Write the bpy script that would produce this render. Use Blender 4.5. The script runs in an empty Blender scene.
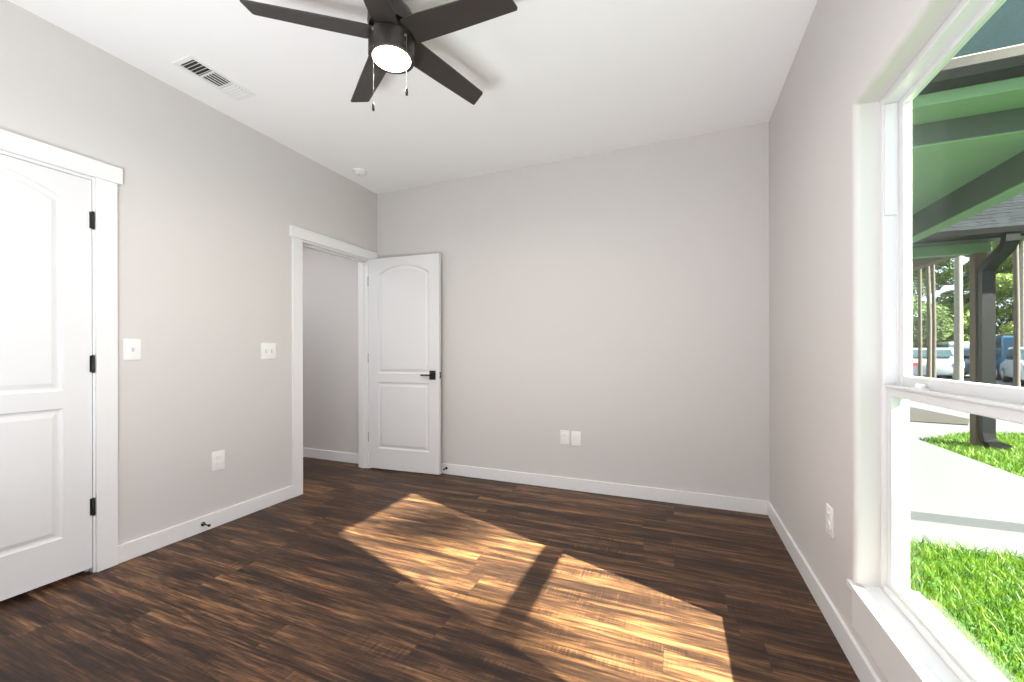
import bpy, bmesh, math, random
from mathutils import Vector, Matrix
C = bpy.context.scene.collection
PI = math.pi
# ------------------------------------------------------------------ camera
F_PX, YAW, CAM_H, ROLL = 407.19, 0.3851, 1.13, -0.0021
cam = bpy.data.cameras.new('camera'); cam_o = bpy.data.objects.new('camera', cam); C.objects.link(cam_o)
cam.sensor_fit = 'HORIZONTAL'; cam.sensor_width = 36.0; cam.lens = F_PX * 36.0 / 1024.0
cam.shift_y = (351.88 - 341.0) / 1024.0
cam.clip_start = 0.02; cam.clip_end = 400
_f = Vector((-math.sin(YAW), math.cos(YAW), 0)); _r = Vector((math.cos(YAW), math.sin(YAW), 0)); _u = Vector((0, 0, 1))
_r2 = _r * math.cos(ROLL) + _u * math.sin(ROLL); _u2 = _u * math.cos(ROLL) - _r * math.sin(ROLL)
cam_o.matrix_world = Matrix(((_r2.x, _u2.x, -_f.x, 0), (_r2.y, _u2.y, -_f.y, 0), (_r2.z, _u2.z, -_f.z, CAM_H), (0, 0, 0, 1)))
bpy.context.scene.camera = cam_o
# ------------------------------------------------------------------ sky, sun, exposure
SKY, SUN, FAN, REAR_FILL, HALL_FILL = 2.6, 60.0, 12.0, 5.0, 70.0  # last two: glow strengths of the added fill lamps
BOWL_FILL_W, FAN_W, CAN_FILL_W = 2.0, 25.0, 32.0  # added bowl fill, the fan's own lamp, added floor can fill
world = bpy.data.worlds.new('world'); bpy.context.scene.world = world; world.use_nodes = True
bg = world.node_tree.nodes['Background']; bg.inputs[0].default_value = (0.78, 0.89, 1.0, 1); bg.inputs[1].default_value = SKY
sun = bpy.data.lights.new('sun', 'SUN'); sun.energy = SUN; sun.angle = math.radians(0.7); sun.color = (1.0, 0.91, 0.72)
sun_o = bpy.data.objects.new('sun', sun); C.objects.link(sun_o)
SUN_DIR = Vector((1.0, -0.357, 0.733)).normalized()
sun_o.rotation_euler = SUN_DIR.to_track_quat('Z', 'Y').to_euler(); sun_o.location = SUN_DIR * 40
vs = bpy.context.scene.view_settings
vs.view_transform = 'Standard'; vs.look = 'None'; vs.exposure = 0.0; vs.gamma = 1.0; vs.use_curve_mapping = False
cy = bpy.context.scene.cycles
cy.use_denoising = True; cy.max_bounces = 10; cy.diffuse_bounces = 6; cy.transparent_max_bounces = 16
cy.sample_clamp_indirect = 8.0; cy.caustics_reflective = False; cy.caustics_refractive = False
# room measures (metres): camera stands at x=0, y=0
XR, XL, YB, H, YF = 0.591, -2.783, 3.275, 2.714, -0.75
WY0, WY1, WZ0, WZ1 = 0.935, 1.82, 0.295, 2.013      # window opening
GZ = -0.28                                          # lawn level

# ------------------------------------------------------------------ materials
def new_mat(name):
    m = bpy.data.materials.new(name); m.use_nodes = True
    return m, m.node_tree.nodes, m.node_tree.links, m.node_tree.nodes['Principled BSDF']
def mat(name, col, rough=0.5, metal=0.0, bump=0.0, bscale=60.0, vary=0.0, vscale=3.0, spec=0.5):
    m, n, l, p = new_mat(name)
    p.inputs['Base Color'].default_value = (*col, 1); p.inputs['Roughness'].default_value = rough
    p.inputs['Metallic'].default_value = metal; p.inputs['Specular IOR Level'].default_value = spec
    tc = n.new('ShaderNodeTexCoord')
    if vary:
        t = n.new('ShaderNodeTexNoise'); t.inputs['Scale'].default_value = vscale; t.inputs['Detail'].default_value = 5
        l.new(tc.outputs['Object'], t.inputs['Vector'])
        mx = n.new('ShaderNodeMix'); mx.data_type = 'RGBA'
        mx.inputs['A'].default_value = (*[c * (1 - vary) for c in col], 1); mx.inputs['B'].default_value = (*[min(1, c * (1 + vary)) for c in col], 1)
        l.new(t.outputs['Fac'], mx.inputs['Factor']); l.new(mx.outputs['Result'], p.inputs['Base Color'])
    if bump:
        t = n.new('ShaderNodeTexNoise'); t.inputs['Scale'].default_value = bscale; t.inputs['Detail'].default_value = 4
        l.new(tc.outputs['Object'], t.inputs['Vector'])
        b = n.new('ShaderNodeBump'); b.inputs['Strength'].default_value = bump; b.inputs['Distance'].default_value = 0.01
        l.new(t.outputs['Fac'], b.inputs['Height']); l.new(b.outputs['Normal'], p.inputs['Normal'])
    return m
M = {}
M['wall'] = mat('greige_paint', (0.635, 0.612, 0.597), 0.75, bump=0.04, bscale=220, vary=0.008, vscale=1.5, spec=0.3)
M['ceiling'] = mat('ceiling_paint', (0.92, 0.92, 0.92), 0.85, bump=0.03, bscale=200, spec=0.2)
M['trim'] = mat('white_trim_paint', (0.80, 0.80, 0.805), 0.35)
M['door'] = mat('white_door_paint', (0.74, 0.74, 0.75), 0.6, spec=0.2, bump=0.015, bscale=180)
M['vinyl'] = mat('white_vinyl', (0.72, 0.72, 0.73), 0.3)
M['plastic'] = mat('white_plastic', (0.85, 0.85, 0.84), 0.3)
M['slot'] = mat('dark_slot', (0.03, 0.03, 0.03), 0.6)
M['slot_grey'] = mat('grey_recess', (0.52, 0.52, 0.51), 0.6)
M['bronze'] = mat('dark_bronze', (0.030, 0.024, 0.021), 0.38, metal=0.35)
M['blade'] = mat('blade_dark_wood', (0.034, 0.029, 0.026), 0.42, vary=0.12, vscale=14)
M['black'] = mat('matte_black_metal', (0.012, 0.012, 0.012), 0.4, metal=0.3)
M['steel'] = mat('satin_steel', (0.45, 0.44, 0.43), 0.35, metal=0.8)
M['chain'] = mat('dull_chain_metal', (0.20, 0.18, 0.16), 0.6, metal=0.2)
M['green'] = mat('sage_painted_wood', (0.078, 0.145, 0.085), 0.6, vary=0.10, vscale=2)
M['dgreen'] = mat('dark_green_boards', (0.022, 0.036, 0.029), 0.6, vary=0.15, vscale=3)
M['gutter'] = mat('charcoal_gutter', (0.004, 0.0045, 0.007), 0.5, spec=0.2)
M['teal'] = mat('teal_metal_roof', (0.0012, 0.009, 0.012), 0.8, spec=0.04)
M['concrete'] = mat('pale_concrete', (0.069, 0.076, 0.090), 0.85, bump=0.15, bscale=60, vary=0.06, vscale=2)
M['asphalt'] = mat('light_asphalt', (0.13, 0.135, 0.14), 0.9, vary=0.15, vscale=0.7)
M['mulch'] = mat('dark_mulch', (0.011, 0.009, 0.008), 0.95, bump=1.0, bscale=40, vary=0.6, vscale=25)
M['grass_ground'] = mat('lawn', (0.04, 0.12, 0.015), 0.9, bump=0.6, bscale=50, vary=0.35, vscale=9)
M['siding'] = mat('sage_siding', (0.35, 0.40, 0.33), 0.7)
M['bark'] = mat('grey_brown_bark', (0.06, 0.048, 0.04), 0.9, bump=0.8, bscale=18, vary=0.35, vscale=8)
M['bark_pale'] = mat('pale_bark', (0.17, 0.15, 0.135), 0.9, bump=0.8, bscale=14, vary=0.3, vscale=8)
M['postwood'] = mat('brown_stained_post', (0.07, 0.042, 0.027), 0.7, vary=0.3, vscale=10)
M['tyre'] = mat('black_rubber', (0.02, 0.02, 0.02), 0.8)
M['rim'] = mat('alloy_rim', (0.5, 0.5, 0.52), 0.3, metal=0.9)
M['car_white'] = mat('white_car_paint', (0.30, 0.33, 0.36), 0.2)
M['car_silver'] = mat('silver_car_paint', (0.15, 0.20, 0.24), 0.25, metal=0.3)
M['car_blue'] = mat('blue_car_paint', (0.012, 0.06, 0.12), 0.2)
M['car_glass'] = mat('dark_car_glass', (0.02, 0.04, 0.05), 0.1)
M['red_lamp'] = mat('red_lens', (0.4, 0.02, 0.02), 0.3)

def leaf_mat(name, a, b):
    m, n, l, p = new_mat(name)
    tc = n.new('ShaderNodeTexCoord'); t = n.new('ShaderNodeTexNoise'); t.inputs['Scale'].default_value = 2.2; t.inputs['Detail'].default_value = 3
    l.new(tc.outputs['Object'], t.inputs['Vector'])
    r = n.new('ShaderNodeValToRGB'); r.color_ramp.elements[0].position = 0.35; r.color_ramp.elements[1].position = 0.65
    r.color_ramp.elements[0].color = (*a, 1); r.color_ramp.elements[1].color = (*b, 1)
    l.new(t.outputs['Fac'], r.inputs['Fac']); l.new(r.outputs['Color'], p.inputs['Base Color'])
    p.inputs['Roughness'].default_value = 0.55
    tr = n.new('ShaderNodeBsdfTranslucent'); l.new(r.outputs['Color'], tr.inputs['Color'])
    ms = n.new('ShaderNodeMixShader'); ms.inputs[0].default_value = 0.35
    l.new(p.outputs[0], ms.inputs[1]); l.new(tr.outputs[0], ms.inputs[2]); l.new(ms.outputs[0], n['Material Output'].inputs['Surface'])
    return m
M['leaf'] = leaf_mat('leaves_fresh', (0.05, 0.10, 0.016), (0.20, 0.26, 0.06))
M['leaf_dark'] = leaf_mat('leaves_dark', (0.02, 0.05, 0.01), (0.09, 0.15, 0.03))
M['blade_grass'] = leaf_mat('grass_blades', (0.024, 0.085, 0.004), (0.125, 0.215, 0.009))
for nd in M['blade_grass'].node_tree.nodes:
    if nd.type == 'TEX_NOISE': nd.inputs['Scale'].default_value = 14

def glass_mat():
    m = bpy.data.materials.new('window_glass'); m.use_nodes = True; n = m.node_tree.nodes; l = m.node_tree.links
    n.remove(n['Principled BSDF'])
    t = n.new('ShaderNodeBsdfTransparent'); t.inputs[0].default_value = (0.93, 0.965, 0.955, 1)
    g = n.new('ShaderNodeBsdfGlossy'); g.inputs['Roughness'].default_value = 0.0
    f = n.new('ShaderNodeFresnel'); gm = n.new('ShaderNodeNewGeometry'); mr = n.new('ShaderNodeMapRange')   # same reflectance on both faces of the pane
    mr.inputs['To Min'].default_value = 1.15; mr.inputs['To Max'].default_value = 1 / 1.15
    l.new(gm.outputs['Backfacing'], mr.inputs['Value']); l.new(mr.outputs[0], f.inputs[0])
    ms = n.new('ShaderNodeMixShader'); l.new(f.outputs[0], ms.inputs[0]); l.new(t.outputs[0], ms.inputs[1]); l.new(g.outputs[0], ms.inputs[2])
    l.new(ms.outputs[0], n['Material Output'].inputs['Surface'])
    return m
M['glass'] = glass_mat()
def emit_mat(name, col, s):
    m = bpy.data.materials.new(name); m.use_nodes = True; n = m.node_tree.nodes; l = m.node_tree.links
    n.remove(n['Principled BSDF']); e = n.new('ShaderNodeEmission'); e.inputs[0].default_value = (*col, 1); e.inputs[1].default_value = s
    l.new(e.outputs[0], n['Material Output'].inputs['Surface']); return m
M['glow'] = emit_mat('lit_diffuser', (1.0, 0.86, 0.66), FAN)
M['rear_fill_glow'] = emit_mat('added_fill_glow', (0.95, 0.97, 1.0), REAR_FILL)  # glow of the fill lamps added behind the camera
M['hall_fill_glow'] = emit_mat('added_hall_glow', (0.97, 0.97, 1.0), HALL_FILL)  # glow of the fill lamp added in the hallway

def floor_mat():
    m, n, l, p = new_mat('distressed_brown_planks')
    def math_(op, a, b=None, c=None):
        q = n.new('ShaderNodeMath'); q.operation = op
        for i, v in enumerate((a, b, c)):
            if v is None: continue
            if isinstance(v, (int, float)): q.inputs[i].default_value = v
            else: l.new(v, q.inputs[i])
        return q.outputs[0]
    tc = n.new('ShaderNodeTexCoord'); sp = n.new('ShaderNodeSeparateXYZ'); l.new(tc.outputs['Object'], sp.inputs[0])
    X, Y = sp.outputs['X'], sp.outputs['Y']
    PW, PL = 0.152, 1.22
    row = math_('FLOOR', math_('DIVIDE', Y, PW))
    wn = n.new('ShaderNodeTexWhiteNoise'); wn.noise_dimensions = '1D'; l.new(row, wn.inputs['W'])
    xs = math_('ADD', math_('DIVIDE', X, PL), math_('MULTIPLY', wn.outputs['Value'], 7.3))
    col = math_('FLOOR', xs)
    cv = n.new('ShaderNodeCombineXYZ'); l.new(row, cv.inputs[0]); l.new(col, cv.inputs[1])
    w2 = n.new('ShaderNodeTexWhiteNoise'); w2.noise_dimensions = '3D'; l.new(cv.outputs[0], w2.inputs['Vector'])
    pid = w2.outputs['Value']
    def noise(sx, sy, detail, off, dist=0.0, rough=0.55):
        c = n.new('ShaderNodeCombineXYZ')
        l.new(math_('ADD', math_('MULTIPLY', X, sx), math_('MULTIPLY', pid, off)), c.inputs[0]); l.new(math_('MULTIPLY', Y, sy), c.inputs[1])
        l.new(math_('MULTIPLY', pid, off * 0.37), c.inputs[2])
        t = n.new('ShaderNodeTexNoise'); t.inputs['Scale'].default_value = 1; t.inputs['Detail'].default_value = detail
        t.inputs['Distortion'].default_value = dist; t.inputs['Roughness'].default_value = rough
        l.new(c.outputs[0], t.inputs['Vector']); return t.outputs['Fac']
    big = noise(1.3, 13.0, 4, 31.0, 0.45)
    fine = noise(6.5, 130.0, 5, 11.0, 0.5, 0.7)
    mid = noise(2.8, 40.0, 6, 53.0, 0.8, 0.62)
    # saw marks: fine ticks across the grain, in patches
    saw = noise(150.0, 7.0, 2, 5.0, 0.3)
    sawmask = noise(2.5, 14.0, 2, 91.0)
    sm = n.new('ShaderNodeMapRange'); sm.inputs['From Min'].default_value = 0.50; sm.inputs['From Max'].default_value = 0.66; l.new(sawmask, sm.inputs['Value'])
    v = math_('ADD', math_('MULTIPLY', big, 0.40), math_('ADD', math_('MULTIPLY', mid, 0.40), math_('MULTIPLY', fine, 0.30)))
    v = math_('ADD', v, math_('MULTIPLY', math_('SUBTRACT', pid, 0.5), 0.045))
    v = math_('SUBTRACT', v, math_('MULTIPLY', math_('MULTIPLY', math_('SUBTRACT', saw, 0.40), sm.outputs[0]), 0.20))
    r = n.new('ShaderNodeValToRGB'); e = r.color_ramp.elements
    e[0].position = 0.405; e[0].color = (0.013, 0.008, 0.0065, 1)
    e[1].position = 0.695; e[1].color = (0.31, 0.165, 0.070, 1)
    for pos, c in ((0.485, (0.028, 0.0155, 0.011, 1)), (0.55, (0.060, 0.031, 0.0185, 1)), (0.597, (0.125, 0.062, 0.031, 1))):
        q = e.new(pos); q.color = c
    l.new(v, r.inputs['Fac'])
    # joints
    fy = math_('FRACT', math_('DIVIDE', Y, PW)); fx = math_('FRACT', xs)
    gy = math_('LESS_THAN', math_('MINIMUM', fy, math_('SUBTRACT', 1.0, fy)), 0.007)
    gx = math_('LESS_THAN', math_('MINIMUM', fx, math_('SUBTRACT', 1.0, fx)), 0.0010)
    gap = math_('MAXIMUM', gy, gx)
    mx = n.new('ShaderNodeMix'); mx.data_type = 'RGBA'; l.new(math_('MULTIPLY', gap, 0.45), mx.inputs['Factor'])
    l.new(r.outputs['Color'], mx.inputs['A']); mx.inputs['B'].default_value = (0.02, 0.013, 0.01, 1)
    l.new(mx.outputs['Result'], p.inputs['Base Color'])
    p.inputs['Specular IOR Level'].default_value = 0.22
    l.new(math_('ADD', 0.36, math_('MULTIPLY', mid, 0.18)), p.inputs['Roughness'])
    b = n.new('ShaderNodeBump'); b.inputs['Strength'].default_value = 0.25; b.inputs['Distance'].default_value = 0.002
    l.new(math_('SUBTRACT', v, math_('MULTIPLY', gap, 0.5)), b.inputs['Height']); l.new(b.outputs['Normal'], p.inputs['Normal'])
    return m
M['floor'] = floor_mat()

def shingle_mat():
    m, n, l, p = new_mat('blue_grey_shingles')
    tc = n.new('ShaderNodeTexCoord'); br = n.new('ShaderNodeTexBrick')
    br.inputs['Scale'].default_value = 3.0; br.inputs['Color1'].default_value = (0.006, 0.009, 0.013, 1); br.inputs['Color2'].default_value = (0.013, 0.018, 0.024, 1)
    br.inputs['Mortar'].default_value = (0.003, 0.004, 0.006, 1); br.inputs['Mortar Size'].default_value = 0.03; br.inputs['Row Height'].default_value = 0.45
    l.new(tc.outputs['Object'], br.inputs['Vector']); l.new(br.outputs['Color'], p.inputs['Base Color']); p.inputs['Roughness'].default_value = 0.9; p.inputs['Specular IOR Level'].default_value = 0.1
    return m
M['shingle'] = shingle_mat()

# ------------------------------------------------------------------ builders
class MB:
    def __init__(s): s.bm = bmesh.new()
    def box(s, x0, x1, y0, y1, z0, z1, bevel=0.0, seg=2):
        r = bmesh.ops.create_cube(s.bm, size=1.0); v = r['verts']
        bmesh.ops.scale(s.bm, vec=(abs(x1 - x0), abs(y1 - y0), abs(z1 - z0)), verts=v)
        bmesh.ops.translate(s.bm, vec=((x0 + x1) / 2, (y0 + y1) / 2, (z0 + z1) / 2), verts=v)
        if bevel: bmesh.ops.bevel(s.bm, geom=list({e for q in v for e in q.link_edges}), offset=bevel, segments=seg, affect='EDGES', profile=0.5)
        return s
    def prism(s, pts, a0, a1, axis='z', bevel=0.0):
        """polygon pts extruded along axis from a0 to a1"""
        def P(p, a):
            return {'z': (p[0], p[1], a), 'x': (a, p[0], p[1]), 'y': (p[0], a, p[1])}[axis]
        lo = [s.bm.verts.new(P(p, a0)) for p in pts]; hi = [s.bm.verts.new(P(p, a1)) for p in pts]
        fs = [s.bm.faces.new(lo), s.bm.faces.new(hi)]; k = len(pts)
        for i in range(k): fs.append(s.bm.faces.new((lo[i], lo[(i + 1) % k], hi[(i + 1) % k], hi[i])))
        bmesh.ops.recalc_face_normals(s.bm, faces=fs)
        if bevel: bmesh.ops.bevel(s.bm, geom=list({e for f in fs for e in f.edges}), offset=bevel, segments=2, affect='EDGES', profile=0.5)
        return s
    def lathe(s, prof, seg=32, c=(0, 0, 0), mtx=None):
        """profile of (radius, z) turned round z"""
        rings = []
        M_ = mtx or Matrix.Identity(4)
        for r, z in prof:
            if r < 1e-6: rings.append([s.bm.verts.new(M_ @ Vector((c[0], c[1], c[2] + z)))])
            else: rings.append([s.bm.verts.new(M_ @ Vector((c[0] + r * math.cos(2 * PI * i / seg), c[1] + r * math.sin(2 * PI * i / seg), c[2] + z))) for i in range(seg)])
        fs = []
        for a, b in zip(rings[:-1], rings[1:]):
            for i in range(seg):
                j = (i + 1) % seg
                q = [a[i % len(a)], a[j % len(a)], b[j % len(b)], b[i % len(b)]]
                q = list(dict.fromkeys(q))
                if len(q) > 2: fs.append(s.bm.faces.new(q))
        bmesh.ops.recalc_face_normals(s.bm, faces=fs)
        return s
    def tube(s, pts, r, seg=10, r1=None):
        pts = [Vector(p) for p in pts]; k = len(pts); rings = []
        for i, p in enumerate(pts):
            d = (pts[min(i + 1, k - 1)] - pts[max(i - 1, 0)]).normalized()
            a = d.orthogonal().normalized() if i == 0 else (pa - d * pa.dot(d)).normalized()
            pa = a; b = d.cross(a); rr = r if r1 is None else r + (r1 - r) * i / (k - 1)
            rings.append([s.bm.verts.new(p + (a * math.cos(2 * PI * t / seg) + b * math.sin(2 * PI * t / seg)) * rr) for t in range(seg)])
        fs = []
        for A, B in zip(rings[:-1], rings[1:]):
            for t in range(seg): fs.append(s.bm.faces.new((A[t], A[(t + 1) % seg], B[(t + 1) % seg], B[t])))
        fs.append(s.bm.faces.new(rings[0])); fs.append(s.bm.faces.new(rings[-1]))
        bmesh.ops.recalc_face_normals(s.bm, faces=fs)
        return s
    def build(s, name, m, parent=None, smooth=False, mtx=None):
        me = bpy.data.meshes.new(name)
        if mtx is not None: bmesh.ops.transform(s.bm, matrix=mtx, verts=s.bm.verts)
        s.bm.to_mesh(me); s.bm.free(); me.materials.append(m)
        if smooth:
            me.polygons.foreach_set('use_smooth', [True] * len(me.polygons))
            me.set_sharp_from_angle(angle=math.radians(38))
        o = bpy.data.objects.new(name, me); C.objects.link(o)
        if parent: o.parent = parent
        return o
def tag(o, label=None, cat=None, group=None, kind=None):
    if label: o['label'] = label
    if cat: o['category'] = cat
    if group: o['group'] = group
    if kind: o['kind'] = kind
    return o
def thing(name, loc, label, cat, group=None, kind=None, rotz=0.0):
    o = bpy.data.objects.new(name, None); C.objects.link(o); o.location = loc; o.rotation_euler.z = rotz; o.empty_display_size = 0.1
    return tag(o, label, cat, group, kind)
def copy_tree(o, parent=None):
    c = o.copy(); C.objects.link(c)
    if parent: c.parent = parent
    for ch in list(o.children): copy_tree(ch, c)
    return c
def area_light(name, loc, size, power, col, parent=None, shape='DISK', size_y=None, rot=(0, 0, 0)):
    L = bpy.data.lights.new(name, 'AREA'); L.shape = shape; L.size = size; L.energy = power; L.color = col
    if size_y: L.size_y = size_y
    o = bpy.data.objects.new(name, L); C.objects.link(o); o.location = loc; o.rotation_euler = rot
    if parent: o.parent = parent
    return o

# ------------------------------------------------------------------ room shell
T = 0.115
LY0, LY1 = 0.352, 1.136          # closet doorway in the left wall
DY0, DY1 = 2.385, 3.145          # hall doorway in the left wall
DH = 2.035
b = MB(); b.box(-4.9, XR + 0.17, YF - 0.12, YB + 0.12, -0.12, 0.0)
tag(b.build('floor', M['floor']), 'dark brown distressed wood plank floor', 'floor', kind='structure')
b = MB(); b.box(XL - T, XR + 0.17, YF - 0.12, YB + 0.12, H, H + 0.1)
tag(b.build('ceiling', M['ceiling']), 'flat white painted ceiling', 'ceiling', kind='structure')
b = MB(); b.box(XL - T, XR + 0.17, YB, YB + 0.12, 0, H)
tag(b.build('wall_back', M['wall']), 'greige back wall behind the open door', 'wall', kind='structure')
b = MB()
for (y0, y1, z0, z1) in ((YF, LY0, 0, H), (LY0, LY1, DH, H), (LY1, DY0, 0, H), (DY0, DY1, DH, H), (DY1, YB, 0, H)):
    b.box(XL - T, XL, y0, y1, z0, z1)
tag(b.build('wall_left', M['wall']), 'greige side wall with the closet door and hall doorway', 'wall', kind='structure')
b = MB(); b.box(XL - T, XR + 0.14, YF - 0.12, YF, 0, H)
tag(b.build('wall_front', M['wall']), 'plain greige wall behind the camera', 'wall', kind='structure')

def right_wall():
    bm = bmesh.new(); R_ = 0.022; xs = []
    N = 6
    for k in range(N + 1):
        a = PI / 2 * k / N
        xs.append((XR + R_ * (1 - math.cos(a)), R_ * (1 - math.sin(a))))
    xs.append((0.736, 0.0))
    def loop(x, o, ob=0.0): return [bm.verts.new(c) for c in ((x, WY0 - o, WZ0 - ob), (x, WY1 + o, WZ0 - ob), (x, WY1 + o, WZ1 + o), (x, WY0 - o, WZ1 + o))]
    loops = [loop(x, o) for x, o in xs]
    for A, B in zip(loops[:-1], loops[1:]):
        for i in range(4):
            f = bm.faces.new((A[i], A[(i + 1) % 4], B[(i + 1) % 4], B[i])); f.smooth = True
    def ring(x, L):
        O = [bm.verts.new(c) for c in ((x, YF, 0), (x, YB, 0), (x, YB, H), (x, YF, H))]
        for i in range(4): bm.faces.new((O[i], O[(i + 1) % 4], L[(i + 1) % 4], L[i]))
        return O
    A = ring(XR, loops[0]); B = ring(0.736, loops[-1])
    for i in range(4): bm.faces.new((A[i], A[(i + 1) % 4], B[(i + 1) % 4], B[i]))
    bmesh.ops.recalc_face_normals(bm, faces=bm.faces)
    me = bpy.data.meshes.new('wall_right'); bm.to_mesh(me); bm.free(); me.materials.append(M['wall'])
    me.set_sharp_from_angle(angle=math.radians(30))
    o = bpy.data.objects.new('wall_right', me); C.objects.link(o)
    tag(o, 'greige window wall with rounded plaster window returns', 'wall', kind='structure')
right_wall()
# outside face of the house
b = MB(); z = GZ
while z < 3.4:
    for (y0, y1, a, c) in ((YF - 0.12, WY0, 0, 9), (WY1, 13.0, 0, 9), (WY0, WY1, WZ1, 9), (WY0, WY1, -9, WZ0)):
        z0, z1 = max(z, a if a else -9), min(z + 0.18, c)
        if z1 - z0 > 0.002: b.box(0.7362, 0.742, y0, y1, z0, z1)
    z += 0.18
tag(b.build('wall_outside', M['siding']), 'sage lap siding on the outside of the window wall', 'wall', kind='structure')

# hallway beyond the doorway
HX, HY = -4.75, 3.245
b = MB(); b.box(HX, XL - T, HY, HY + 0.12, 0, H)
tag(b.build('wall_hall', M['wall']), 'greige hallway wall seen through the doorway', 'wall', kind='structure')
b = MB(); b.box(HX - 0.1, HX, 1.3, HY, 0, H).box(HX, XL - T, 1.3, 1.4, 0, H)
tag(b.build('wall_hall_end', M['wall']), 'greige end walls of the hallway', 'wall', kind='structure')
b = MB(); b.box(HX - 0.1, XL - T, 1.3, HY + 0.12, 2.45, 2.55)
tag(b.build('ceiling_hall', M['ceiling']), 'white hallway ceiling', 'ceiling', kind='structure')
# closet box behind the closed door
b = MB(); b.box(-3.55, -3.5, 0.1, 1.29, 0, H).box(-3.5, XL - T, 0.1, 0.15, 0, H).box(-3.5, XL - T, 1.24, 1.29, 0, H)
tag(b.build('wall_closet', M['wall']), 'greige closet walls behind the closed door', 'wall', kind='structure')
# baseboards
BH, BT = 0.097, 0.014
def base(name, label, *boxes):
    q = MB()
    for bx in boxes: q.box(*bx, bevel=0.003)
    tag(q.build(name, M['trim']), label, 'baseboard', kind='structure')
base('baseboard_back', 'white baseboard along the back wall', (XL, XR - BT, YB - BT, YB, 0, BH))
base('baseboard_right', 'white baseboard under the window wall', (XR - BT, XR, YF, YB, 0, BH))
base('baseboard_left', 'white baseboard between the closet and the hall doorway', (XL, XL + BT, LY1 + 0.088, DY0 - 0.088, 0, BH), (XL, XL + BT, YF, LY0 - 0.088, 0, BH))
base('baseboard_hall', 'white baseboard in the hallway beyond the doorway', (HX, XL - T, HY - BT, HY, 0, BH))
# door casings and jambs
def casing(name, label, y0, y1, hall_side=False):
    e = thing(name, (XL, (y0 + y1) / 2, 0), label, 'door casing', kind='structure')
    inv = Matrix.Translation((-XL, -(y0 + y1) / 2, 0))
    W = 0.088; t = 0.018
    for s, (a, c) in enumerate(((y0 - W, y0 - 0.002), (y1 + 0.002, y1 + W))):
        q = MB(); q.box(XL, XL + t, a, c, 0, DH - 0.004, bevel=0.002); q.build('side_casing', M['trim'], e, mtx=inv)
    q = MB(); q.box(XL, XL + t + 0.007, y0 - W - 0.02, min(y1 + W + 0.02, YB - 0.001), DH - 0.004, DH + 0.082, bevel=0.002); q.build('head_casing', M['trim'], e, mtx=inv)
    q = MB(); q.box(XL - T - 0.002, XL + 0.001, y0 - 0.001, y0 + 0.0, 0, DH); 
    q.bm.clear()
    q.box(XL - T - 0.004, XL + 0.002, y0 - 0.012, y0 + 0.006, 0, DH, 0.001); q.box(XL - T - 0.004, XL + 0.002, y1 - 0.006, y1 + 0.012, 0, DH, 0.001)
    q.box(XL - T - 0.004, XL + 0.002, y0 + 0.006, y1 - 0.006, DH - 0.018, DH, 0.001)
    q.build('jamb', M['trim'], e, mtx=inv)
    q = MB()
    q.box(XL - 0.078, XL - 0.042, y0 + 0.006, y0 + 0.018, 0, DH - 0.018, 0.001); q.box(XL - 0.078, XL - 0.042, y1 - 0.018, y1 - 0.006, 0, DH - 0.018, 0.001)
    q.box(XL - 0.078, XL - 0.042, y0 + 0.018, y1 - 0.018, DH - 0.03, DH - 0.018, 0.001)
    q.build('door_stop_strip', M['trim'], e, mtx=inv)
    return e
casing('trim_1', 'white casing round the closed closet door', LY0, LY1)
casing('trim_2', 'white casing round the hall doorway', DY0, DY1)

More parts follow.
